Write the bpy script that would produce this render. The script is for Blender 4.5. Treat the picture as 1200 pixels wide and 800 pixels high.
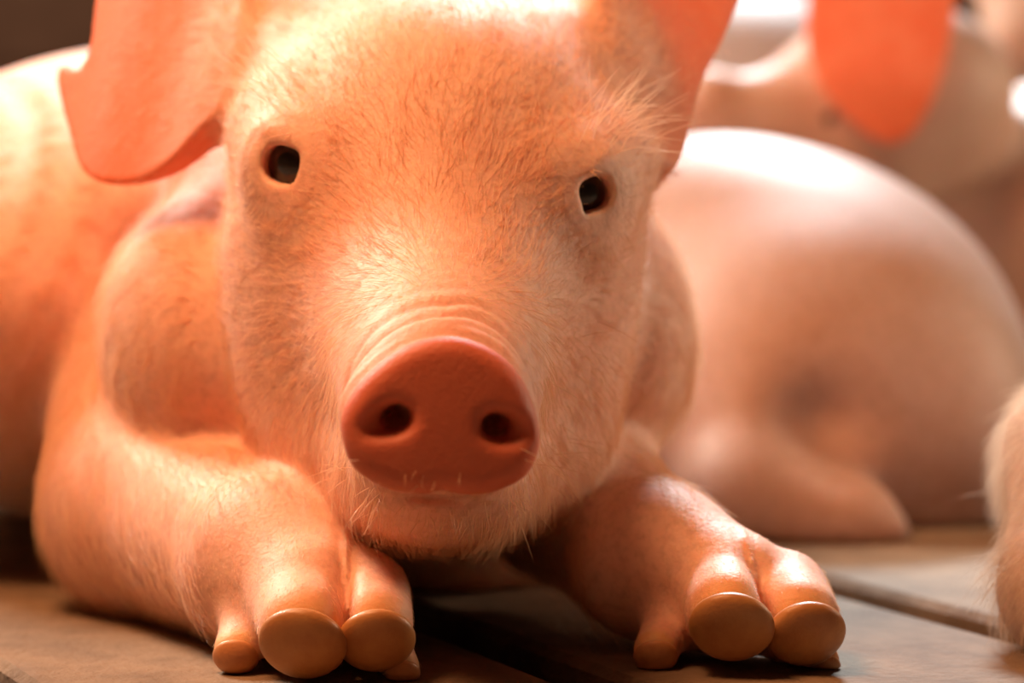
import bpy, math, random
import numpy as np
from mathutils import Vector

for o in list(bpy.data.objects):
    bpy.data.objects.remove(o)
S = bpy.context.scene
COL = S.collection
rng = np.random.default_rng(7)

# ------------------------------------------------------------------ camera
CAM_H, PITCH, FPX = 0.16, math.radians(3.0), 3470.0
cam_d = bpy.data.cameras.new('camera')
cam = bpy.data.objects.new('camera', cam_d)
COL.objects.link(cam)
cam.location = (0, -1.0, CAM_H)
cam.rotation_euler = (math.radians(90) - PITCH, 0, 0)
cam_d.sensor_width = 36.0
cam_d.lens = FPX / 1200 * 36.0
cam_d.clip_start = 0.02
cam_d.dof.use_dof = True
cam_d.dof.focus_distance = 0.955
cam_d.dof.aperture_fstop = 6.3
S.camera = cam

# ------------------------------------------------------------------ light
S.view_settings.view_transform = 'Standard'
S.view_settings.look = 'None'
S.view_settings.exposure = 0.16
S.view_settings.gamma = 1.0
S.view_settings.use_curve_mapping = False

world = bpy.data.worlds.new('barn_air')
S.world = world
world.use_nodes = True
wb = world.node_tree.nodes['Background']
wb.inputs[0].default_value = (1.0, 0.50, 0.28, 1)
wb.inputs[1].default_value = 0.03

def add_light(name, kind, loc, target, energy, color, size=None):
    l = bpy.data.lights.new(name, kind)
    l.energy = energy
    l.color = color
    if kind == 'AREA':
        l.shape = 'DISK'
        l.size = size
    if kind == 'SUN':
        l.angle = size
    o = bpy.data.objects.new(name, l)
    COL.objects.link(o)
    o.location = loc
    o.rotation_euler = (Vector(target) - Vector(loc)).to_track_quat('-Z', 'Y').to_euler()
    return o

add_light('sun', 'SUN', (0.3, 2.95, 2.35), (0, 0, 0), 5.6, (0.82, 0.94, 1.0), math.radians(10))
add_light('warm_fill', 'AREA', (-0.40, -0.17, 1.0), (-0.02, 0.0, 0.12), 12.8, (1.0, 0.45, 0.19), 0.4)  # added warm overhead fill for face and legs, source unseen
add_light('side_fill', 'AREA', (-1.2, 1.25, 1.45), (-0.15, 0.3, 0.15), 60.0, (1.0, 0.88, 0.74), 0.6)  # fill added at back left to brighten flank and shoulder, no window there
add_light('side_fill', 'AREA', (1.40, 0.62, 0.55), (0.05, 0.1, 0.13), 9.5, (1.0, 0.76, 0.52), 0.3)  # fill added on the right for jowl and cheek, no opening behind it
add_light('wall_fill', 'AREA', (-1.0, 3.3, 2.0), (-1.3, 4.6, 0.6), 22.0, (1.0, 0.70, 0.50), 0.3)  # added only to lift the dark back wall, no fixture there

# ------------------------------------------------------------------ design helpers
CAM = np.array([0, -1.0, CAM_H])
FW = np.array([0, math.cos(PITCH), -math.sin(PITCH)])
UP = np.array([0, math.sin(PITCH), math.cos(PITCH)])
RT = np.array([1.0, 0, 0])

def W(px, py, d):
    """point at a given distance in front of the camera (used to take measures)"""
    return CAM + d * (FW + RT * ((px - 600) / FPX) + UP * ((400 - py) / FPX))

def nrm(v):
    v = np.asarray(v, float)
    return v / max(np.linalg.norm(v), 1e-12)

def axes(roll=0, yaw=0, pitch=0):
    """rows = local x (right), y (away from viewer), z (up); roll clockwise as seen from -y"""
    r, y, p = (math.radians(a) for a in (roll, yaw, pitch))
    Rr = np.array([[math.cos(r), 0, -math.sin(r)], [0, 1, 0], [math.sin(r), 0, math.cos(r)]])
    Ry = np.array([[math.cos(y), math.sin(y), 0], [-math.sin(y), math.cos(y), 0], [0, 0, 1]])
    Rp = np.array([[1, 0, 0], [0, math.cos(p), math.sin(p)], [0, -math.sin(p), math.cos(p)]])
    return Rp @ Rr @ Ry

# ------------------------------------------------------------------ solid modelling (distance fields -> mesh)
class Prim:
    def __init__(s, f, c, R, k, op):
        s.f, s.c, s.R, s.k, s.op = f, np.asarray(c, float), R, k, op

def ell(c, r, k=0.01, A=None, op='u'):
    c = np.asarray(c, float); r = np.asarray(r, float)
    A = np.eye(3) if A is None else A
    def f(P):
        q = (P - c) @ A.T
        a = q / r
        k0 = np.sqrt((a * a).sum(1))
        b = a / r
        k1 = np.sqrt((b * b).sum(1))
        return np.where(k0 < 1e-6, -r.min(), k0 * (k0 - 1) / np.maximum(k1, 1e-9))
    return Prim(f, c, r.max(), k, op)

def cone(a, r1, b, r2, k=0.01, op='u'):
    a = np.asarray(a, float); b = np.asarray(b, float)
    ba = b - a; l2 = ba @ ba; rr = r1 - r2; a2 = l2 - rr * rr; il2 = 1 / l2
    def f(P):
        pa = P - a
        y = pa @ ba
        z = y - l2
        t = pa * l2 - y[:, None] * ba
        x2 = (t * t).sum(1)
        y2 = y * y * l2
        z2 = z * z * l2
        kk = math.copysign(1, rr) * rr * rr * x2
        d = (np.sqrt(x2 * a2 * il2) + y * rr) * il2 - r1
        c1 = np.sign(z) * a2 * z2 > kk
        c2 = np.sign(y) * a2 * y2 < kk
        d = np.where(c2, np.sqrt(x2 + y2) * il2 - r1, d)
        return np.where(c1, np.sqrt(x2 + z2) * il2 - r2, d)
    return Prim(f, (a + b) / 2, math.sqrt(l2) / 2 + max(r1, r2), k, op)

def spline(pts, n=4):
    pts = np.asarray(pts, float); m = len(pts); out = []
    for i in range(m):
        p0, p1, p2, p3 = pts[i - 1], pts[i], pts[(i + 1) % m], pts[(i + 2) % m]
        for j in range(n):
            t = j / n
            out.append(0.5 * (2 * p1 + (p2 - p0) * t + (2 * p0 - 5 * p1 + 4 * p2 - p3) * t * t
                              + (3 * p1 - p0 - 3 * p2 + p3) * t ** 3))
    return np.array(out)

def plate(pts, o, n, t, r, k=0.008, bend=None, op='u', up=(0, 0, 1)):
    """flat body with a curved outline: pts = 3-D outline points, o/n = plane"""
    o = np.asarray(o, float); n = nrm(n)
    u = nrm(np.cross(up, n)); v = np.cross(n, u)
    pl = np.stack([(pts - o) @ u, (pts - o) @ v], 1)
    nxt = np.roll(pl, -1, 0)
    def f(P):
        q = P - o
        x = q @ u; y = q @ v; w = q @ n
        if bend is not None:
            w = w - bend(x, y)
        dmin = np.full(len(P), 1e9); s = np.ones(len(P))
        for a, b in zip(pl, nxt):
            ex, ey = b - a
            wx = x - a[0]; wy = y - a[1]
            h = np.clip((wx * ex + wy * ey) / (ex * ex + ey * ey + 1e-15), 0, 1)
            dx = wx - ex * h; dy = wy - ey * h
            dmin = np.minimum(dmin, dx * dx + dy * dy)
            c1 = y >= a[1]; c2 = y < b[1]; c3 = ex * wy > ey * wx
            flip = (c1 & c2 & c3) | (~c1 & ~c2 & ~c3)
            s = np.where(flip, -s, s)
        d2 = np.sqrt(dmin) * s + r
        th = t(x, y) if callable(t) else t
        dw = np.abs(w) - th + r
        return (np.sqrt(np.maximum(d2, 0) ** 2 + np.maximum(dw, 0) ** 2)
                + np.minimum(np.maximum(d2, dw), 0) - r)
    c = pts.mean(0)
    return Prim(f, c, np.linalg.norm(pts - c, axis=1).max() + 0.02, k, op)

def group(prims, k):
    c = np.mean([p.c for p in prims], axis=0)
    R_ = max(np.linalg.norm(p.c - c) + p.R for p in prims)
    return Prim(lambda P: evaluate(prims, P, None, True), c, R_, k, 'u')

def evaluate(prims, P, disp=None, cull=True):
    d = np.full(len(P), 10.0)
    if cull:
        m = (P.min(0) + P.max(0)) / 2
        rad = np.linalg.norm(P.max(0) - P.min(0)) / 2
    for p in prims:
        if cull and np.linalg.norm(p.c - m) - p.R - rad > 0.05 + p.k:
            continue
        e = p.f(P)
        if p.op == 'u':
            h = np.maximum(p.k - np.abs(d - e), 0) / p.k
            d = np.minimum(d, e) - h * h * p.k * 0.25
        else:
            e = -e
            h = np.maximum(p.k - np.abs(d - e), 0) / p.k
            d = np.maximum(d, e) + h * h * p.k * 0.25
    if disp is not None:
        d = d + disp(P, d)
    return np.maximum(d, FLOOR_TOP - P[:, 2])

FLOOR_TOP = 0.0004

def ev_big(prims, P, disp=None, chunk=30000):
    out = np.empty(len(P))
    for i in range(0, len(P), chunk):
        out[i:i + chunk] = evaluate(prims, P[i:i + chunk], disp)
    return out

def grid_axis(lo, hi, f0, f1, fine, grow=1.06, mx=0.006):
    """cell edges: fine between f0..f1, growing outside"""
    a = list(np.arange(f0, f1 + fine, fine))
    s = fine
    while a[-1] < hi:
        s = min(s * grow, mx); a.append(a[-1] + s)
    s = fine
    while a[0] > lo:
        s = min(s * grow, mx); a.insert(0, a[0] - s)
    while (len(a) - 1) % 8:
        a.append(a[-1] + s)
    return np.array(a)

def surface(prims, xs, ys, zs, disp=None, project=True):
    B = 8
    nx, ny, nz = len(xs), len(ys), len(zs)
    cx, cy, cz = (nx - 1) // B, (ny - 1) // B, (nz - 1) // B
    mid = lambda a, n: np.array([(a[i * B] + a[i * B + B]) / 2 for i in range(n)])
    hw = lambda a, n: np.array([(a[i * B + B] - a[i * B]) / 2 for i in range(n)])
    mx, my, mz = mid(xs, cx), mid(ys, cy), mid(zs, cz)
    G = np.stack(np.meshgrid(mx, my, mz, indexing='ij'), -1).reshape(-1, 3)
    H = np.stack(np.meshgrid(hw(xs, cx), hw(ys, cy), hw(zs, cz), indexing='ij'), -1).reshape(-1, 3)
    dc = np.concatenate([evaluate(prims, g, None, False) for g in np.array_split(G, max(1, len(G) // 50000))])
    act = np.abs(dc) < np.linalg.norm(H, axis=1) * 1.35 + 0.004
    D = np.repeat(np.repeat(np.repeat(np.where(dc < 0, -1, 1).reshape(cx, cy, cz).astype(np.float32), B, 0), B, 1), B, 2)
    D = np.pad(D, ((0, 1), (0, 1), (0, 1)), mode='edge')
    ids = np.nonzero(act)[0]
    bi, bj, bk = np.unravel_index(ids, (cx, cy, cz))
    o = np.arange(B + 1)
    oi, oj, ok = (a.ravel() for a in np.meshgrid(o, o, o, indexing='ij'))
    step = 24
    for s in range(0, len(ids), step):
        I = (bi[s:s + step, None] * B + oi).ravel()
        J = (bj[s:s + step, None] * B + oj).ravel()
        K = (bk[s:s + step, None] * B + ok).ravel()
        D[I, J, K] = evaluate(prims, np.stack([xs[I], ys[J], zs[K]], 1), disp)
    neg = D < 0
    c = np.zeros((nx - 1, ny - 1, nz - 1), np.uint8)
    for a in (0, 1):
        for b in (0, 1):
            for e in (0, 1):
                c += neg[a:nx - 1 + a, b:ny - 1 + b, e:nz - 1 + e]
    I, J, K = np.nonzero((c > 0) & (c < 8))
    idx = np.full(c.shape, -1, np.int32)
    idx[I, J, K] = np.arange(len(I))
    acc = np.zeros((len(I), 3)); cnt = np.zeros(len(I))
    corners = [(a, b, e) for a in (0, 1) for b in (0, 1) for e in (0, 1)]
    for p in corners:
        for ax in range(3):
            if p[ax]:
                continue
            q = list(p); q[ax] = 1
            d0 = D[I + p[0], J + p[1], K + p[2]].astype(float); d1 = D[I + q[0], J + q[1], K + q[2]].astype(float)
            m = (d0 < 0) != (d1 < 0)
            t = np.where(m, d0 / np.where(m, d0 - d1, 1), 0)
            P0 = np.stack([xs[I + p[0]], ys[J + p[1]], zs[K + p[2]]], 1)
            P1 = np.stack([xs[I + q[0]], ys[J + q[1]], zs[K + q[2]]], 1)
            acc += np.where(m[:, None], P0 + (P1 - P0) * t[:, None], 0)
            cnt += m
    V = acc / cnt[:, None]
    faces = []
    for ax in range(3):
        sl0 = [slice(None)] * 3; sl1 = [slice(None)] * 3
        sl0[ax] = slice(0, -1); sl1[ax] = slice(1, None)
        e = neg[tuple(sl0)] != neg[tuple(sl1)]
        o1, o2 = (ax + 1) % 3, (ax + 2) % 3
        A = np.array(np.nonzero(e))
        okm = (A[o1] > 0) & (A[o2] > 0) & (A[o1] < c.shape[o1]) & (A[o2] < c.shape[o2])
        A = A[:, okm]
        fl = neg[tuple(sl0)][tuple(A)]
        def cell(da, db):
            Bq = A.copy(); Bq[o1] -= da; Bq[o2] -= db
            return idx[tuple(Bq)]
        q = np.stack([cell(1, 1), cell(0, 1), cell(0, 0), cell(1, 0)], 1)
        q = np.where(fl[:, None], q, q[:, ::-1])
        faces.append(q[(q >= 0).all(1)])
    F = np.concatenate(faces)
    if project:
        e = 0.0004
        lim = max(0.0015, 0.5 * max(np.diff(xs).max(), np.diff(ys).max(), np.diff(zs).max()))
        d = ev_big(prims, V, disp)
        g = np.stack([ev_big(prims, V + e * np.eye(3)[a], disp) - d for a in range(3)], 1) / e
        g2 = np.maximum((g * g).sum(1), 0.3)
        V = V - np.clip(d / g2, -lim, lim)[:, None] * g * 0.95
        d = ev_big(prims, V, disp)
        V = V - np.clip(d / g2, -lim, lim)[:, None] * g * 0.7
    return V, F

def link(o, parent=None):
    COL.objects.link(o)
    if parent is not None:
        o.parent = parent
        o.matrix_parent_inverse.identity()
        if parent.type == 'EMPTY' or True:
            o.location = o.location - parent.location
    return o

def mesh_obj(name, V, F, mat, parent=None, smooth=True, colors=None):
    me = bpy.data.meshes.new(name)
    V = np.asarray(V, np.float32); F = np.asarray(F, np.int32)
    n = F.shape[1]
    me.vertices.add(len(V)); me.vertices.foreach_set('co', V.ravel())
    me.loops.add(F.size); me.loops.foreach_set('vertex_index', F.ravel())
    me.polygons.add(len(F))
    me.polygons.foreach_set('loop_start', np.arange(0, F.size, n, dtype=np.int32))
    me.polygons.foreach_set('loop_total', np.full(len(F), n, np.int32))
    me.polygons.foreach_set('use_smooth', np.full(len(F), smooth))
    me.update(calc_edges=True); me.validate()
    if colors is not None:
        at = me.attributes.new('mask', 'FLOAT_COLOR', 'POINT')
        c4 = np.ones((len(V), 4), np.float32); c4[:, :3] = colors
        at.data.foreach_set('color', c4.ravel())
    me.materials.append(mat)
    return link(bpy.data.objects.new(name, me), parent)

def empty(name, loc, label, cat, group=None):
    o = bpy.data.objects.new(name, None)
    COL.objects.link(o)
    o.location = loc
    o.empty_display_size = 0.05
    o['label'] = label; o['category'] = cat
    if group:
        o['group'] = group
    return o

# ------------------------------------------------------------------ materials
def new_mat(name):
    m = bpy.data.materials.new(name); m.use_nodes = True
    nt = m.node_tree
    return m, nt, nt.nodes, nt.links, nt.nodes['Principled BSDF']

def noise(nt, scale, detail=4, rough=0.55, vec=None):
    n = nt.nodes.new('ShaderNodeTexNoise')
    n.inputs['Scale'].default_value = scale
    n.inputs['Detail'].default_value = detail
    n.inputs['Roughness'].default_value = rough
    if vec is None:
        tc = nt.nodes.new('ShaderNodeTexCoord')
        vec = tc.outputs['Object']
    nt.links.new(vec, n.inputs['Vector'])
    return n

def mix(nt, fac, a, b, blend='MIX'):
    n = nt.nodes.new('ShaderNodeMix'); n.data_type = 'RGBA'; n.blend_type = blend
    for i, v in ((0, fac), (6, a), (7, b)):
        if hasattr(v, 'is_linked'):
            nt.links.new(v, n.inputs[i])
        else:
            n.inputs[i].default_value = (v if i == 0 else (*v, 1))
    return n.outputs[2]

def ramp(nt, src, lo, hi):
    n = nt.nodes.new('ShaderNodeMapRange')
    n.inputs[1].default_value = lo; n.inputs[2].default_value = hi
    nt.links.new(src, n.inputs[0])
    return n.outputs[0]

def skin_mat(name, base, blotch, ear_col=(0.85, 0.28, 0.12), ear_hi=(0.95, 0.44, 0.17), nose_col=(0.60, 0.150, 0.080), sss=0.35, bump=0.25):
    m, nt, N, L, p = new_mat(name)
    at = N.new('ShaderNodeAttribute'); at.attribute_name = 'mask'
    sep = N.new('ShaderNodeSeparateColor'); L.new(at.outputs['Color'], sep.inputs[0])
    ear, nose, band = sep.outputs
    n1 = noise(nt, 22, 5)
    col = mix(nt, ramp(nt, n1.outputs[0], 0.38, 0.68), base, blotch)
    n3 = noise(nt, 260, 3, 0.7)
    col = mix(nt, ramp(nt, n3.outputs[0], 0.45, 0.9), col, tuple(c * 0.72 for c in blotch))
    col = mix(nt, ear, col, (0.90, 0.27, 0.13))
    col = mix(nt, nose, col, nose_col)
    col = mix(nt, band, col, (0.80, 0.42, 0.16))
    L.new(col, p.inputs['Base Color'])
    p.inputs['Roughness'].default_value = 0.55
    p.inputs['Specular IOR Level'].default_value = 0.35
    p.inputs['Subsurface Weight'].default_value = sss
    p.inputs['Subsurface Radius'].default_value = (1.0, 0.30, 0.13)
    p.inputs['Subsurface Scale'].default_value = 0.009
    n2 = noise(nt, 700, 3, 0.6)
    n4 = noise(nt, 120, 4, 0.6)
    add = N.new('ShaderNodeMath'); add.operation = 'ADD'
    L.new(n2.outputs[0], add.inputs[0]); L.new(n4.outputs[0], add.inputs[1])
    b = N.new('ShaderNodeBump'); b.inputs['Strength'].default_value = bump
    b.inputs['Distance'].default_value = 0.0012
    L.new(add.outputs[0], b.inputs['Height']); L.new(b.outputs[0], p.inputs['Normal'])
    tr = N.new('ShaderNodeBsdfTranslucent')
    nv = noise(nt, 55, 4, 0.6)
    tcol = mix(nt, ramp(nt, ear, 0.45, 1.0), (0.80, 0.10, 0.04), ear_hi)
    tcol = mix(nt, ramp(nt, nv.outputs[0], 0.45, 0.75), tcol, ear_col)
    L.new(tcol, tr.inputs[0])
    mx = N.new('ShaderNodeMixShader')
    fac = N.new('ShaderNodeMath'); fac.operation = 'MULTIPLY'; fac.inputs[1].default_value = 0.36
    L.new(ear, fac.inputs[0])
    L.new(fac.outputs[0], mx.inputs[0]); L.new(p.outputs[0], mx.inputs[1]); L.new(tr.outputs[0], mx.inputs[2])
    L.new(mx.outputs[0], N['Material Output'].inputs[0])
    return m

def hair_mat(name, c0, c1):
    m, nt, N, L, p = new_mat(name)
    hi = N.new('ShaderNodeHairInfo')
    col = mix(nt, hi.outputs['Random'], c0, c1)
    N.remove(p)
    d = N.new('ShaderNodeBsdfDiffuse'); L.new(col, d.inputs[0])
    t = N.new('ShaderNodeBsdfTranslucent'); L.new(col, t.inputs[0])
    g = N.new('ShaderNodeBsdfAnisotropic'); g.inputs['Roughness'].default_value = 0.35
    a = N.new('ShaderNodeMixShader'); a.inputs[0].default_value = 0.45
    L.new(d.outputs[0], a.inputs[1]); L.new(t.outputs[0], a.inputs[2])
    b = N.new('ShaderNodeMixShader'); b.inputs[0].default_value = 0.10
    L.new(a.outputs[0], b.inputs[1]); L.new(g.outputs[0], b.inputs[2])
    L.new(b.outputs[0], N['Material Output'].inputs[0])
    return m

def simple_mat(name, col, rough=0.5, spec=0.5, var=None, scale=60, bump=0.0, coat=0):
    m, nt, N, L, p = new_mat(name)
    if var is not None:
        n = noise(nt, scale, 5, 0.6)
        L.new(mix(nt, ramp(nt, n.outputs[0], 0.35, 0.7), col, var), p.inputs['Base Color'])
        if bump:
            b = N.new('ShaderNodeBump'); b.inputs['Strength'].default_value = bump
            b.inputs['Distance'].default_value = 0.002
            n2 = noise(nt, scale * 8, 4, 0.65)
            L.new(n2.outputs[0], b.inputs['Height']); L.new(b.outputs[0], p.inputs['Normal'])
    else:
        p.inputs['Base Color'].default_value = (*col, 1)
    p.inputs['Roughness'].default_value = rough
    p.inputs['Specular IOR Level'].default_value = spec
    p.inputs['Coat Weight'].default_value = coat
    return m

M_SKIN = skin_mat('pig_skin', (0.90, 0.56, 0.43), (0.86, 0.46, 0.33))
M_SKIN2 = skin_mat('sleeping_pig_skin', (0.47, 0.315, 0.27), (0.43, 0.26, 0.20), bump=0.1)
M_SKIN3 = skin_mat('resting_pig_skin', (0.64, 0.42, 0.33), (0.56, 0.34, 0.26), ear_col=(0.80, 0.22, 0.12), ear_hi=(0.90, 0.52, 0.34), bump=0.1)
M_HAIR = hair_mat('blond_bristle', (0.95, 0.66, 0.42), (0.86, 0.48, 0.28))
M_HAIR2 = hair_mat('pale_bristle', (0.72, 0.58, 0.44), (0.55, 0.41, 0.30))
M_NAIL = simple_mat('hoof_horn', (0.52, 0.25, 0.09), 0.40, 0.45, (0.42, 0.17, 0.06), 90, 0.12)
M_DEW = simple_mat('dewclaw_horn', (0.66, 0.30, 0.12), 0.4, 0.45, (0.50, 0.20, 0.08), 140, 0.12)
M_EYE = simple_mat('dark_eye', (0.014, 0.010, 0.008), 0.30, 0.3, coat=0.8)
M_SCL = simple_mat('eye_white', (0.42, 0.28, 0.19), 0.15, 0.5)
M_SLAT = simple_mat('slat_boards', (0.27, 0.19, 0.125), 0.8, 0.2, (0.15, 0.10, 0.065), 28, 0.8)
M_PIT = simple_mat('pit_dark', (0.03, 0.022, 0.018), 0.9, 0.1, (0.02, 0.015, 0.012), 20)
M_WALL = simple_mat('barn_boards', (0.20, 0.12, 0.085), 0.85, 0.1, (0.14, 0.085, 0.06), 14)

# ------------------------------------------------------------------ setting: slatted floor and barn wall
def box(cx, cy, cz, sx, sy, sz, bev=0.0):
    """bevelled box, one shared template"""
    x, y, z, b = sx / 2, sy / 2, sz / 2, bev
    top = [(-x + b, -y + b, z), (x - b, -y + b, z), (x - b, y - b, z), (-x + b, y - b, z)]
    mid = [(-x, -y, z - b), (x, -y, z - b), (x, y, z - b), (-x, y, z - b)]
    bot = [(-x, -y, -z), (x, -y, -z), (x, y, -z), (-x, y, -z)]
    V = np.array(top + mid + bot) + np.array([cx, cy, cz])
    F = [(0, 1, 2, 3), (8, 11, 10, 9)]
    for i in range(4):
        j = (i + 1) % 4
        F += [(4 + i, 4 + j, j, i), (8 + i, 8 + j, 4 + j, 4 + i)]
    return V, np.array(F)

fl = mesh_obj('floor', *box(0.5, 2.0, -0.26, 9, 9, 0.02), M_PIT, smooth=False)
fl['kind'] = 'structure'; fl['label'] = 'dark slatted barn floor of worn tan boards'
SL_DIR = math.atan2(-0.127, 0.0524)          # the boards run from back left to front right
SL_W, SL_GAP, SL_T = 0.158, 0.024, 0.11
along = np.array([math.cos(SL_DIR), math.sin(SL_DIR)]); across = np.array([along[1] * -1, along[0]])
# one gap passes the point below, seen between the sleeping pig and the white-haired piglet
g0 = np.array([0.128, 0.185])
sv, sf = box(0, 0, 0, 6.5, SL_W, SL_T, 0.003)
slat_me = None
for i in range(-16, 17):
    c = g0 + across * ((SL_W + SL_GAP) * (i + 0.5)) + along * -1.2
    if slat_me is None:
        o = mesh_obj('plank', sv, sf, M_SLAT, None, False); slat_me = o.data
    else:
        o = bpy.data.objects.new('plank', slat_me); COL.objects.link(o)
    o.parent = fl
    o.location = (c[0], c[1], -SL_T / 2)
    o.rotation_euler = (0, 0, SL_DIR)

wl = mesh_obj('wall_back', *box(0.5, 4.6, 0.75, 9, 0.05, 1.5), M_WALL, smooth=False)
wl['kind'] = 'structure'; wl['label'] = 'dark brown boarded barn wall'
wv, wf = box(0, 0, 0, 9, 0.03, 0.19, 0.004)
wm = None
for i in range(7):
    if wm is None:
        o = mesh_obj('plank', wv, wf, M_WALL, None, False); wm = o.data
    else:
        o = bpy.data.objects.new('plank', wm); COL.objects.link(o)
    o.parent = wl
    o.location = (0.5, 4.56, 0.08 + i * 0.2)

ce = mesh_obj('shade_roof', *box(0.5, -1.0, 2.25, 9, 6.9, 0.06), M_WALL, smooth=False)  # out-of-view roof, added to keep sun off the front floor
ce['kind'] = 'structure'; ce['label'] = 'unseen dark brown boarded roof added to shade the front floor'
cv, cf = box(0, 0, 0, 0.29, 6.9, 0.02, 0.004)
cm = None
for i in range(30):
    if cm is None:
        o = mesh_obj('plank', cv, cf, M_WALL, None, False); cm = o.data
    else:
        o = bpy.data.objects.new('plank', cm); COL.objects.link(o)
    o.parent = ce
    o.location = (-3.85 + i * 0.3, -1.0, 2.21)

# ------------------------------------------------------------------ the pig that looks at us
HA = axes(roll=5)
pig = []
# body, chest, neck
pig += [ell((-0.168, 0.50, 0.112), (0.145, 0.36, 0.118), 0.03, axes(yaw=-6)),
        ell(W(400, 430, 1.29), (0.100, 0.10, 0.090), 0.03),
        ell(W(455, 270, 1.21), (0.092, 0.10, 0.092), 0.03)]
# jowls and the folds of the neck above them
pig += [ell(W(335, 300, 1.15), (0.030, 0.05, 0.050), 0.03),
        ell(W(520, 560, 1.225), (0.075, 0.08, 0.055), 0.03),
        ell(W(262, 408, 1.120), (0.045, 0.06, 0.056), 0.03, axes(roll=-15)),
        ell(W(690, 365, 1.135), (0.039, 0.06, 0.056), 0.012, axes(roll=-18))]
# left-hand leg: shoulder, forearm, wrist
sh, elb, wr = W(178, 335, 1.235), W(190, 594, 1.125), W(322, 660, 1.015)
pig += [ell(W(165, 285, 1.245), (0.040, 0.055, 0.050), 0.03)]
pig += [group([cone(sh, 0.048, elb, 0.041, 0.02), cone(elb, 0.041, wr, 0.0285, 0.02)], 0.010)]
# right-hand leg
sh2, elb2, wr2 = W(660, 430, 1.20), W(668, 575, 1.11), W(766, 657, 1.03)
pig += [group([cone(sh2, 0.034, elb2, 0.030, 0.02), cone(elb2, 0.030, wr2, 0.0255, 0.02)], 0.010)]
# head
head = [ell(W(512, 158, 1.078), (0.066, 0.072, 0.053), 0.014, HA),
        ell(W(345, 85, 1.105), (0.024, 0.035, 0.030), 0.03, HA),
        ell(W(665, 105, 1.105), (0.024, 0.035, 0.030), 0.03, HA),
        ell(W(515, 535, 1.045), (0.054, 0.06, 0.030), 0.02, HA),
        ell(W(508, 250, 1.055), (0.066, 0.062, 0.058), 0.025, HA),
        ell(W(506, 470, 1.065), (0.062, 0.075, 0.048), 0.02, HA),
        ell(W(358, 370, 1.065), (0.027, 0.046, 0.050), 0.025, axes(roll=-8)),
        ell(W(658, 375, 1.065), (0.024, 0.046, 0.050), 0.025, axes(roll=14)),
        cone(W(514, 300, 1.035), 0.047, W(516, 462, 0.940), 0.032, 0.035),
        # brows
        ell(W(345, 150, 1.045), (0.020, 0.022, 0.014), 0.02, HA),
        ell(W(690, 185, 1.045), (0.020, 0.022, 0.014), 0.02, HA),
        # chin
        ell(W(512, 560, 0.985), (0.031, 0.040, 0.022), 0.02, HA)]
pig.append(group(head, 0.009))
N_PLAIN = len(pig)

# nose disc
DN = W(516, 487, 0.9005)
DA = axes(roll=5, yaw=4, pitch=-6)
disc_px = spline([(530, 394), (580, 412), (612, 445), (629, 490), (631, 525), (615, 558), (575, 577), (540, 579),
                  (517, 574), (494, 579), (450, 571), (415, 548), (401, 512), (403, 478), (428, 440), (475, 405)], 3)
disc_n = -DA[1]
def on_plane(px, py, o, n):
    r = W(px, py, 1.0) - CAM
    t = ((o - CAM) @ n) / (r @ n)
    return CAM + t * r
disc_pts = np.array([on_plane(a, b, DN, disc_n) for a, b in disc_px])
disc = plate(disc_pts, DN, disc_n, 0.0078, 0.0062, 0.006,
             bend=lambda x, y: 0.0018 - 2.6 * (x * x + y * y))
collar_pts = DN + (disc_pts - DN) * 1.03 - disc_n * 0.0135 + DA[2] * 0.0042
pig.append(plate(collar_pts, DN - disc_n * 0.0135 + DA[2] * 0.0042, disc_n, 0.0058, 0.0055, 0.007))
pig.append(disc)

def march(prims, px, py, d0=0.85, d1=1.6):
    ds = np.arange(d0, d1, 0.001)
    P = np.array([W(px, py, d) for d in ds])
    v = evaluate(prims, P, None, False)
    i = int(np.argmax(v < 0))
    return ds[i] if v[i] < 0 else None

# ears
earL_px = spline([(300, -40), (285, -120), (200, -170), (125, -120), (95, -45), (89, 10), (85, 48), (68, 66), (47, 57),
                  (38, 74), (48, 108), (66, 150), (85, 188), (107, 207), (137, 214), (172, 208), (207, 191),
                  (240, 163), (285, 110)], 3)
oL = W(270, 60, 1.085)
nL = nrm(np.cross(W(60, 60, 1.135) - oL, W(250, -100, 1.115) - oL))
if nL[1] > 0: nL = -nL
earL_pts = np.array([on_plane(a, b, oL, nL) for a, b in earL_px])
earL = plate(earL_pts, oL, nL, lambda x, y: 0.0020 + 0.004 * np.exp(-((x) / 0.02) ** 2), 0.0014, 0.014,
             bend=lambda x, y: -1.6 * (x * x) + 0.0015 * np.sin(x * 90))
earR_px = spline([(690, -40), (725, -120), (820, -175), (905, -130), (905, -50), (880, 0), (851, 50), (826, 92),
                  (809, 140), (794, 180), (776, 206), (757, 194), (735, 165), (700, 100)], 3)
oR = W(720, 60, 1.085)
nR = nrm(np.cross(W(880, 0, 1.15) - oR, W(740, -100, 1.13) - oR))
if nR[1] > 0: nR = -nR
earR_pts = np.array([on_plane(a, b, oR, nR) for a, b in earR_px])
earR = plate(earR_pts, oR, nR, lambda x, y: 0.0020 + 0.004 * np.exp(-((x) / 0.02) ** 2), 0.0014, 0.014,
             bend=lambda x, y: -1.6 * (x * x))
pig += [earL, earR]

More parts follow.
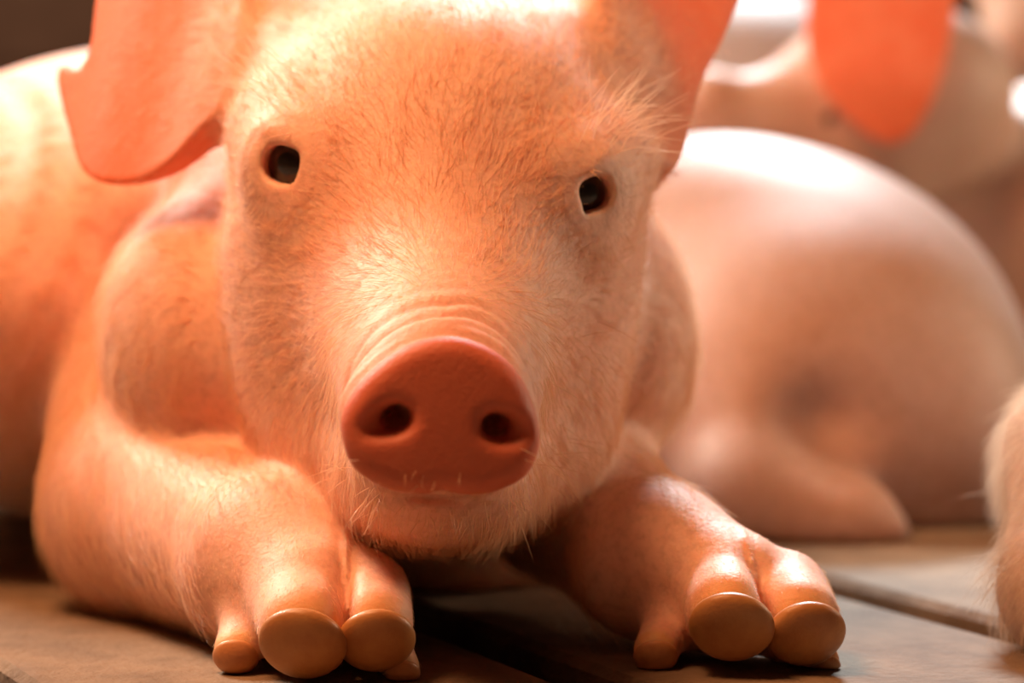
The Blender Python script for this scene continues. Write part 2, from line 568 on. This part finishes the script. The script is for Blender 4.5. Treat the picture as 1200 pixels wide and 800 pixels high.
# trotters: metacarpus, two digits, dewclaws for each front foot
digits, dews = [], []
def foot(wrist, r_w, mid, r_mid, dg, dw):
    out = [cone(wrist, r_w, mid, r_mid, 0.012)]
    for a, ra, b, rb in dg:
        out.append(cone(a, ra, b - nrm(b - a) * rb * 0.55, rb * 0.98, 0.0035)); digits.append((a, ra, b, rb))
    for a, ra, b, rb in dw:
        out.append(cone(a, ra, b, rb, 0.007)); dews.append((a, ra, b, rb))
    return out
feet = foot(wr, 0.0285, W(362, 702, 0.985), 0.0225,
            [(W(352, 700, 0.985), 0.0175, W(357, 741, 0.950), 0.0150),
             (W(424, 700, 0.990), 0.0165, W(440, 739, 0.956), 0.0135)],
            [(W(300, 712, 1.0), 0.010, W(277, 762, 0.975), 0.0074),
             (W(440, 745, 0.99), 0.008, W(472, 782, 0.962), 0.0055)])
feet += foot(wr2, 0.0255, W(856, 695, 1.005), 0.0220,
             [(W(850, 698, 1.0), 0.0170, W(858, 722, 0.968), 0.0148),
              (W(916, 700, 1.005), 0.0165, W(942, 731, 0.975), 0.0140)],
             [(W(800, 705, 1.02), 0.011, W(768, 762, 0.985), 0.0072),
              (W(920, 750, 1.0), 0.008, W(968, 775, 0.985), 0.0045)])
pig += feet
# the cleft between the two digits of each foot
pig.append(ell(W(402, 716, 0.943), (0.0016, 0.024, 0.030), 0.006, axes(roll=-4), 's'))
pig.append(ell(W(897, 700, 0.960), (0.0016, 0.024, 0.026), 0.006, axes(roll=-14), 's'))

# eyes: lids raised round each socket, then the opening is cut
eyes = []
for (px, py, roll, yaw, rx, rz) in ((341, 193, 8, -22, 0.0090, 0.0083), (685, 227, -14, 30, 0.0082, 0.0074)):
    d0 = march(pig[:N_PLAIN], px, py)
    c = W(px, py, d0)
    A = axes(roll=roll, yaw=yaw)
    pig.append(ell(c + A[1] * 0.0055, (0.0165, 0.0085, 0.0140), 0.022, A))
    eyes.append((c, A, rx, rz))
for c, A, rx, rz in eyes:
    pig.append(ell(c + A[1] * 0.001, (rx, 0.013, rz), 0.0028, A, 's'))
    sd = 1 if c[0] < -0.025 else -1
    pig.append(ell(c + A[1] * 0.001 + A[0] * sd * 0.0062 - A[2] * 0.0048, (0.0046, 0.008, 0.0032), 0.003, A, 's'))
# upper and lower lids over the rim of the opening
for c, A, rx, rz in eyes:
    sd = 1 if c[0] < -0.025 else -1
    t = math.radians(-16 * sd)
    Bx = np.array([[math.cos(t), 0, math.sin(t)], [0, 1, 0], [-math.sin(t), 0, math.cos(t)]]) @ A
    pig.append(ell(c + A[2] * (rz + 0.0004) - A[1] * 0.0004, (0.0115, 0.0046, 0.0026), 0.004, Bx))
    pig.append(ell(c - A[2] * (rz + 0.0006) - A[1] * 0.0002, (0.0100, 0.0042, 0.0020), 0.004, A))
# nostrils
for (px, py, roll) in ((463, 491, -20), (580, 501, 14)):
    P = on_plane(px, py, DN, disc_n) + disc_n * 0.008
    A = axes(roll=roll, yaw=4)
    pig.append(ell(P, (0.0046, 0.026, 0.0039), 0.005, A, 's'))
    pig.append(ell(P + A[0] * (0.004 if px > 516 else -0.004) , (0.006, 0.004, 0.003), 0.005, A, 's'))
# mouth
pig.append(ell(W(512, 590, 0.925), (0.030, 0.02, 0.0022), 0.005, HA, 's'))

MUZ_AX = nrm(W(514, 330, 1.03) - W(516, 480, 0.92))
def pig_disp(P, d):
    """folds of skin on top of the snout and round the eyes"""
    q = P - DN
    s = q @ DA[1]
    x = q @ DA[0]; z = q @ DA[2]
    up = np.clip((z + 0.002) / 0.012, 0, 1)
    rad = np.sqrt(x * x + z * z)
    m = np.clip((0.06 - rad) / 0.02, 0, 1) * up * np.clip((s - 0.009) / 0.003, 0, 1) * np.clip((0.034 - s) / 0.014, 0, 1)
    wob = 0.0016 * np.sin(x * 110 + 0.6) + 0.25 * np.abs(x)
    ph = (s - wob) * 2 * math.pi / 0.0072
    out = -m * 0.0006 * (np.abs(np.sin(ph * 0.5)) * 2 - 1.2)
    for c, A, rx, rz in eyes:
        e = P - c
        ex = e @ A[0]; ez = e @ A[2]; ey = e @ A[1]
        r = np.sqrt((ex / 1.05) ** 2 + ez ** 2)
        w = np.exp(-((r - 0.0155) / 0.004) ** 2) * np.exp(-(ey / 0.02) ** 2)
        out = out + w * 0.00008 * np.cos((r - 0.0155) * 1300)
    return out

xs = grid_axis(-0.30, 0.14, -0.20, 0.13, 0.0014)
ys = grid_axis(-0.115, 0.92, -0.115, 0.10, 0.0014, 1.05, 0.005)
zs = grid_axis(-0.003, 0.36, -0.003, 0.30, 0.0014)
V, F = surface(pig, xs, ys, zs, pig_disp)

def near(p, V, w):
    out = np.zeros(len(V))
    sel = np.linalg.norm(V - p.c, axis=1) < p.R + 4 * w
    out[sel] = np.clip(1 - np.maximum(p.f(V[sel]), 0) / w, 0, 1)
    return out
def masks_pig(V):
    ear = np.maximum(near(earL, V, 0.004) * (0.45 + 0.55 * np.clip(np.linalg.norm(V - oL, axis=1) / 0.075, 0, 1) ** 1.5),
                     near(earR, V, 0.004) * (0.5 + 0.5 * np.clip(np.linalg.norm(V - oR, axis=1) / 0.065, 0, 1) ** 1.5))
    # the ear root belongs to the head
    hd = np.min([p.f(V) for p in head[:3]], axis=0)
    ear *= np.clip((hd - 0.004) / 0.014, 0, 1)
    s = (V - DN) @ DA[1]
    nose = near(disc, V, 0.0015) * np.clip((0.009 - s) / 0.004, 0, 1)
    q = np.linalg.norm((V - DN) * [1, 0.6, 1], axis=1)
    nose = np.maximum(nose, 0.28 * np.clip((0.052 - q) / 0.02, 0, 1))
    band = np.zeros(len(V))
    for a, ra, b, rb in digits + dews:
        ax = nrm(b - a)
        t = (V - b) @ ax
        r = np.linalg.norm(V - b, axis=1)
        band = np.maximum(band, 0.7 * np.clip((rb * 1.3 - r) / (rb * 0.2), 0, 1) * np.clip((t + rb * 0.35) / (rb * 0.5), 0, 1))
    return np.stack([ear, nose, band], 1)
MK = masks_pig(V)

G1 = 'pigs lying together on the slatted barn floor'
pig_o = empty('pig', (-0.135, 0.3, 0), 'pink pig lying with outstretched trotters, facing forward, both eyes and snout showing', 'pig', G1)
body = mesh_obj('body', V, F, M_SKIN, pig_o, True, MK)

def sphere_mesh(r, n=24, m=16, stretch=(1, 1, 1)):
    V = [(0, 0, r)]
    for i in range(1, m):
        t = math.pi * i / m
        for j in range(n):
            a = 2 * math.pi * j / n
            V.append((r * math.sin(t) * math.cos(a), r * math.sin(t) * math.sin(a), r * math.cos(t)))
    V.append((0, 0, -r))
    F = []
    for j in range(n):
        F.append((0, 1 + j, 1 + (j + 1) % n, 1 + (j + 1) % n))
    for i in range(m - 2):
        for j in range(n):
            a = 1 + i * n + j; b = 1 + i * n + (j + 1) % n
            F.append((a, a + n, b + n, b))
    e = len(V) - 1; base = 1 + (m - 2) * n
    for j in range(n):
        F.append((base + j, e, base + (j + 1) % n, base + (j + 1) % n))
    return np.array(V) * np.array(stretch), F
def sph_obj(name, c, r, mat, parent, rot=None, stretch=(1, 1, 1), n=28, m=18):
    V, F = sphere_mesh(r, n, m, stretch)
    if rot is not None:
        V = V @ rot
    me = bpy.data.meshes.new(name)
    me.from_pydata([tuple(v) for v in V + np.asarray(c)], [], [tuple(dict.fromkeys(f)) for f in F])
    me.polygons.foreach_set('use_smooth', [True] * len(me.polygons))
    me.materials.append(mat); me.update()
    return link(bpy.data.objects.new(name, me), parent)

for (c, A, rx, rz), side in zip(eyes, (1, -1)):
    ec = c + A[1] * 0.0077
    e = sph_obj('eye', ec, 0.0112, M_EYE, pig_o, A)
    e['label'] = 'dark glossy eye'
    k = sph_obj('eye_corner', c + A[1] * 0.0006 + A[0] * side * 0.0066 - A[2] * 0.0040, 0.0034, M_SCL, e, A, (1, 0.8, 1.3))
    k.location = (0, 0, 0)

# nails on the front of each digit
def shell(name, a, ra, b, rb, cutn, cuto, grow, mat, parent, flat=None, at=0.7, vox=0.0007):
    pr = [cone(a, ra + grow, b, rb + grow, 0.002)]
    R = rb * 2.2
    n = nrm(cutn)
    if flat is not None:      # arched upper edge
        sc, sr = b + n * rb * 0.95, rb * 1.20
        cut = Prim(lambda P: sr - np.linalg.norm(P - sc, axis=1), b, R * 4, 0.0018, 's')
    else:
        cut = Prim(lambda P: (P - cuto) @ n, b, R * 4, 0.0022, 's')
    keep = [pr[0], cut]
    if flat is not None:
        fo = b + flat * rb * at
        keep.append(Prim(lambda P: (fo - P) @ flat, b, R * 4, 0.008, 's'))
    g = [np.arange(b[i] - R, b[i] + R, vox) for i in range(3)]
    g = [x[:len(x) - ((len(x) - 1) % 8)] for x in g]
    V, F = surface(keep, *g)
    if len(V) == 0:
        return None
    return mesh_obj(name, V, F, mat, parent)
for i, (a, ra, b, rb) in enumerate(digits):
    n = nrm(np.array([0.10 * (1 if i % 2 else -1), -0.80, -0.60]))       # the horn keeps the lower front
    shell('hoof', a, ra, b, rb, n, b + n * rb * 0.22, 0.0003, M_NAIL, pig_o, nrm([n[0], -0.90, -0.42]), 0.74)
for i, (a, ra, b, rb) in enumerate(dews):
    n = nrm(np.array([0, -0.75, -0.65]))
    shell('dewclaw', a, ra, b, rb, n, b + n * rb * 0.15, 0.0008, M_DEW, pig_o)

# ------------------------------------------------------------------ bristles
def tri_sample(V, F, n, weight):
    A = V[F[:, 0]]; B = V[F[:, 1]]; C = V[F[:, 2]]; D = V[F[:, 3]]
    nv = np.cross(C - A, D - B)
    ar = np.linalg.norm(nv, axis=1) * 0.5
    N = nv / np.maximum(ar[:, None] * 2, 1e-12)
    c = (A + B + C + D) / 4
    w = ar * weight(c, N, F)
    pick = rng.choice(len(F), n, p=w / w.sum())
    u = rng.random((n, 1)); v = rng.random((n, 1))
    P = (A[pick] * (1 - u) + B[pick] * u) * (1 - v) + (D[pick] * (1 - u) + C[pick] * u) * v
    return P, N[pick], pick

def fur(name, P, N, flow, length, lift, rad, mat, parent, npt=5, curl=0.15, droop=0.0):
    n = len(P)
    T = flow - (flow * N).sum(1, keepdims=True) * N
    T /= np.maximum(np.linalg.norm(T, axis=1, keepdims=True), 1e-9)
    Bn = np.cross(N, T)
    ang = rng.normal(0, curl, (n, 1))
    T = T * np.cos(ang) + Bn * np.sin(ang)
    lift = np.broadcast_to(lift, (n,))[:, None] * rng.uniform(0.5, 1.5, (n, 1))
    length = np.broadcast_to(length, (n,))[:, None] * rng.uniform(0.55, 1.25, (n, 1))
    sway = rng.normal(0, 0.18, (n, 1))
    pts = np.zeros((n, npt, 3))
    for i in range(npt):
        t = i / (npt - 1)
        pts[:, i] = (P - N * 0.0006 * (1 - t) + length * (T * t + N * (np.sin(lift) * t * (1.25 - 0.55 * t))
                     + (Bn * np.cos(ang) - 0) * sway * t * t * 0.6 + np.array([0, 0, -droop]) * t * t))
    pts[:, :, 2] = np.maximum(pts[:, :, 2], 0.0006)
    hc = bpy.data.hair_curves.new(name)
    hc.add_curves([npt] * n)
    hc.points.foreach_set('position', (pts - np.array(parent.location)).astype(np.float32).ravel())
    taper = np.linspace(1, 0.15, npt) ** 0.7
    rr = np.broadcast_to(np.asarray(rad), (n,))[:, None] * rng.uniform(0.7, 1.3, (n, 1)) * taper
    hc.points.foreach_set('radius', rr.astype(np.float32).ravel())
    hc.materials.append(mat)
    o = bpy.data.objects.new(name, hc)
    COL.objects.link(o)
    o.parent = parent
    o['kind'] = 'stuff'
    return o

MKf = MK
vn = None
def weight_main(c, N, F):
    m = MKf[F].mean(1)
    w = np.clip((0.34 - c[:, 1]) / 0.12, 0, 1) * np.clip((1 - m[:, 1] * 3.0), 0, 1) * np.clip(1 - m[:, 2] * 2, 0, 1) * (1 - 0.96 * m[:, 0])
    facing = (N * (CAM - c)).sum(1) / np.linalg.norm(CAM - c, axis=1)
    w *= np.clip(facing * 2 + 0.8, 0.05, 1)
    w *= c[:, 2] > 0.002
    # no hair on the eyes or trotter fronts
    for e, A, rx, rz in eyes:
        w *= np.linalg.norm(c - e, axis=1) > 0.0125
    return w
def flow_main(P):
    nose = W(522, 400, 0.95)
    hd = np.min([p.f(P) for p in head], axis=0)
    fh = (P - nose); fh[:, 1] *= 0.6
    fh /= np.linalg.norm(fh, axis=1, keepdims=True)
    # forehead whorl: hairs sweep up from between the eyes
    def seg(a, b):
        ab = b - a
        t = np.clip(((P - a) @ ab) / (ab @ ab), 0, 1)
        return np.linalg.norm(P - a - t[:, None] * ab, axis=1)
    legs = [(sh, elb), (elb, wr), (wr, digits[0][2]), (sh2, elb2), (elb2, wr2), (wr2, digits[2][2])]
    out = fh * np.exp(-np.maximum(hd, 0) / 0.008)[:, None]
    for a, b in legs:
        w = np.exp(-np.maximum(seg(a, b) - 0.036, 0) / 0.008) * (hd > 0.004)
        out += w[:, None] * (nrm(b - a) + np.array([0, 0, -0.4]))
    base = np.array([-0.25, 0.7, -0.45])
    out = out + base * 0.15
    for e, A, rx, rz in eyes:
        r = P - e
        q = np.linalg.norm(r, axis=1, keepdims=True)
        out = out + 2.5 * np.exp(-((q - 0.010) / 0.007) ** 2) * r / q
    w = np.stack([np.sin(P @ np.array(k) + f) for k, f in (((310, 170, -240), 0.3), ((-210, 260, 330), 1.1), ((270, -300, 190), 2.2))], 1)
    return out + 0.07 * w

NF = 66000
P, N, pk = tri_sample(V, F, NF, weight_main)
fl_dir = flow_main(P)
hd = np.min([p.f(P) for p in head], axis=0)
ln = np.where(hd < 0.004, 0.0160, 0.015)
qn = np.linalg.norm(P - DN, axis=1)
ln = ln * np.clip((qn - 0.02) / 0.05, 0.35, 1.0)
ln = ln * np.where(MK[F[pk]].mean(1)[:, 0] > 0.3, 0.6, 1.0)
for e, A, rx, rz in eyes:
    ln = ln * np.clip((np.linalg.norm(P - e, axis=1) - 0.008) / 0.018, 0.25, 1.0)
# the trotters carry only short down
ft = np.min([p.f(P) for p in feet], axis=0)
ln = np.where(ft < 0.003, 0.004, ln)
fur('fur', P, N, fl_dir, ln, 0.15, 0.000065, M_HAIR, pig_o, 5, 0.22, 0.05)

# long bristles: brows, ear edges, chin and cheeks
def whiskers(name, spots, parent, mat, prims, rad=0.00011, lo=0.85, hi=1.6):
    pts = []; rads = []
    for (px, py, n, spread, dirs, L, jit) in spots:
        for i in range(n):
            x = px + rng.normal(0, spread); y = py + rng.normal(0, spread)
            d = march(prims, x, y, lo, hi)
            if d is None:
                continue
            p = W(x, y, d)
            v = nrm(np.array(dirs, float) + rng.normal(0, jit, 3))
            l = L * rng.uniform(0.5, 1.2)
            sag = np.array([0, 0, -1]) * l * rng.uniform(-0.1, 0.35)
            pts.append([p + v * l * t + sag * t * t for t in np.linspace(0, 1, 6)])
    pts = np.array(pts)
    hc = bpy.data.hair_curves.new(name)
    hc.add_curves([6] * len(pts))
    hc.points.foreach_set('position', (pts - np.array(parent.location)).astype(np.float32).ravel())
    rr = np.tile(np.linspace(1, 0.2, 6) * rad, len(pts))
    hc.points.foreach_set('radius', rr.astype(np.float32))
    hc.materials.append(mat)
    o = bpy.data.objects.new(name, hc); COL.objects.link(o); o.parent = parent
    o['kind'] = 'stuff'
    return o
whiskers('whiskers', [
    (640, 540, 14, 14, (0.8, -0.45, -0.35), 0.022, 0.25), (660, 520, 10, 12, (0.9, -0.3, -0.25), 0.024, 0.2),
    (600, 586, 14, 8, (0.3, -0.5, -0.6), 0.012, 0.3), (438, 584, 26, 9, (-0.3, -0.5, -0.7), 0.010, 0.3),
    (510, 592, 34, 24, (0.0, -0.5, -0.8), 0.007, 0.3), (405, 545, 8, 10, (-0.7, -0.4, -0.6), 0.016, 0.3),
    (318, 105, 40, 16, (-0.55, -0.5, 0.55), 0.024, 0.25), (290, 90, 14, 12, (-0.7, -0.4, 0.4), 0.022, 0.25),
    (712, 145, 44, 14, (0.55, -0.5, 0.55), 0.026, 0.25), (735, 150, 16, 12, (0.7, -0.4, 0.4), 0.026, 0.25),
    (343, 160, 6, 6, (-0.2, -0.8, -0.15), 0.010, 0.2), (692, 202, 6, 5, (0.3, -0.8, -0.1), 0.009, 0.2),
    (700, 420, 20, 25, (0.7, -0.3, -0.4), 0.018, 0.3)], pig_o, M_HAIR, pig)

# ------------------------------------------------------------------ the other pigs
def other_pig(name_label, prims, mat, bounds, vox, root, ears=(), grp=G1):
    (x0, x1), (y0, y1), (z0, z1) = bounds
    ax = [grid_axis(a, b, a, b, vox) for a, b in ((x0, x1), (y0, y1), (z0, z1))]
    V, F = surface(prims, *ax)
    mk = np.zeros((len(V), 3))
    for e in ears:
        mk[:, 0] = np.maximum(mk[:, 0], near(e, V, 0.005))
    o = empty('pig', root, name_label, 'pig', grp)
    mesh_obj('body', V, F, mat, o, True, mk)
    return o, V, F

# sleeping pig on its side, rump and haunch showing
p2 = [ell(W(868, 405, 1.53), (0.128, 0.115, 0.108), 0.03, axes(roll=14)),
      ell(W(985, 452, 1.47), (0.092, 0.105, 0.090), 0.05, axes(roll=24)),
      cone(W(890, 480, 1.42), 0.058, W(880, 585, 1.37), 0.034, 0.05),
      cone(W(880, 590, 1.36), 0.034, W(985, 612, 1.345), 0.022, 0.012),
      ell(W(1090, 520, 1.44), (0.050, 0.06, 0.055), 0.03),
      cone(W(1000, 612, 1.35), 0.020, W(1035, 625, 1.34), 0.012, 0.01),
      ell(W(975, 497, 1.335), (0.016, 0.03, 0.011), 0.03, axes(roll=30), 's')]
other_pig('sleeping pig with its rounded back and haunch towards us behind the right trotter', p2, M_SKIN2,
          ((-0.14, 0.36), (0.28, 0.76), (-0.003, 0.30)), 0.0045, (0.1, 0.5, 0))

# pig resting its chin on the sleeping one
e3_px = spline([(950, -70), (946, -10), (944, 50), (960, 100), (1000, 145), (1035, 168), (1066, 160), (1092, 118),
                (1110, 62), (1119, 0), (1115, -70), (1040, -120)], 3)
o3 = W(1030, 0, 1.70); n3 = nrm([-0.25, -1, 0.05])
e3_pts = np.array([on_plane(a, b, o3, n3) for a, b in e3_px])
e3 = plate(e3_pts, o3, n3, 0.0036, 0.0030, 0.01, bend=lambda x, y: -1.5 * x * x)
p3 = [ell(W(1255, 420, 1.98), (0.125, 0.17, 0.125), 0.03),
      ell(W(1240, 250, 1.90), (0.105, 0.12, 0.085), 0.04, axes(roll=-12)),
      ell(W(1045, 120, 1.79), (0.075, 0.065, 0.060), 0.04, axes(roll=-10)),
      cone(W(1000, 140, 1.77), 0.042, W(850, 138, 1.74), 0.023, 0.03),
      cone(W(852, 136, 1.74), 0.024, W(833, 128, 1.737), 0.024, 0.006),
      cone(W(1010, 180, 1.78), 0.035, W(905, 170, 1.75), 0.018, 0.02),
      e3]
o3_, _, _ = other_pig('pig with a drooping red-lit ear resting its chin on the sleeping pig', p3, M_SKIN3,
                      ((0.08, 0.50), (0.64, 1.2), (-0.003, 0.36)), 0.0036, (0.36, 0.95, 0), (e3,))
d = march(p3, 972, 138, 1.5, 2.0)
if d:
    sph_obj('eye', W(972, 138, d + 0.004), 0.006, M_EYE, o3_)

# pig at the back whose cheek shows at the upper right
p4 = [ell(W(1330, 40, 2.32), (0.095, 0.09, 0.09), 0.03),
      cone(W(1290, 60, 2.28), 0.065, W(1195, 45, 2.20), 0.028, 0.03),
      ell(W(1200, -40, 2.22), (0.044, 0.026, 0.058), 0.03, axes(roll=-30)),
      ell(W(1420, 200, 2.55), (0.14, 0.2, 0.14), 0.05), ell(W(1420, 360, 2.55), (0.12, 0.18, 0.12), 0.05)]
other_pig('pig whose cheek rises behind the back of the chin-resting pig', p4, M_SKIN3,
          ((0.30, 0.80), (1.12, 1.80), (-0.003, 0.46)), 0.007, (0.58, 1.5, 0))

# pale pig far behind, only its sunlit back shows between the ears
p5 = [ell(W(880, 195, 2.85), (0.19, 0.20, 0.17), 0.04, axes(roll=6)),
      ell(W(900, 290, 2.85), (0.18, 0.18, 0.14), 0.05)]
other_pig('pig in the background, its sunlit back showing between two ears', p5, M_SKIN2,
          ((0.0, 0.46), (1.6, 2.1), (-0.003, 0.50)), 0.008, (0.22, 1.85, 0))

# white-haired piglet at the side
p6 = [ell(W(1340, 560, 1.10), (0.052, 0.075, 0.048), 0.02),
      cone(W(1250, 520, 1.06), 0.019, W(1260, 690, 1.02), 0.022, 0.03),
      cone(W(1260, 690, 1.02), 0.022, W(1290, 735, 1.0), 0.018, 0.02),
      ell(W(1448, 560, 1.22), (0.08, 0.14, 0.075), 0.04)]
M_SKIN6 = skin_mat('haired_piglet_skin', (0.50, 0.35, 0.27), (0.44, 0.30, 0.22), bump=0.3)
o6, V6, F6 = other_pig('pale long-haired piglet with a tuft of bristles beside the slat gap', p6, M_SKIN6,
                       ((0.14, 0.40), (-0.04, 0.42), (-0.003, 0.19)), 0.003, (0.24, 0.12, 0))
P6, N6, k6 = tri_sample(V6, F6, 9000, lambda c, N, F: (c[:, 1] < 0.2) * (c[:, 2] > 0.004) * 1.0)
fur('fur', P6, N6, np.tile(np.array([-0.15, 0.1, -1.0]), (len(P6), 1)), 0.014, 0.35, 0.00008, M_HAIR2, o6, 5, 0.25, 0.1)
whiskers('whiskers', [(1172, 640, 60, 8, (-0.80, -0.25, -0.55), 0.018, 0.2), (1174, 660, 40, 9, (-0.6, -0.25, -0.75), 0.016, 0.2),
                      (1172, 578, 5, 3, (-1, -0.1, 0.15), 0.024, 0.12), (1172, 604, 5, 5, (-0.8, -0.1, -0.55), 0.024, 0.12)],
         o6, M_HAIR2, p6, 0.00010, 0.9, 1.3)
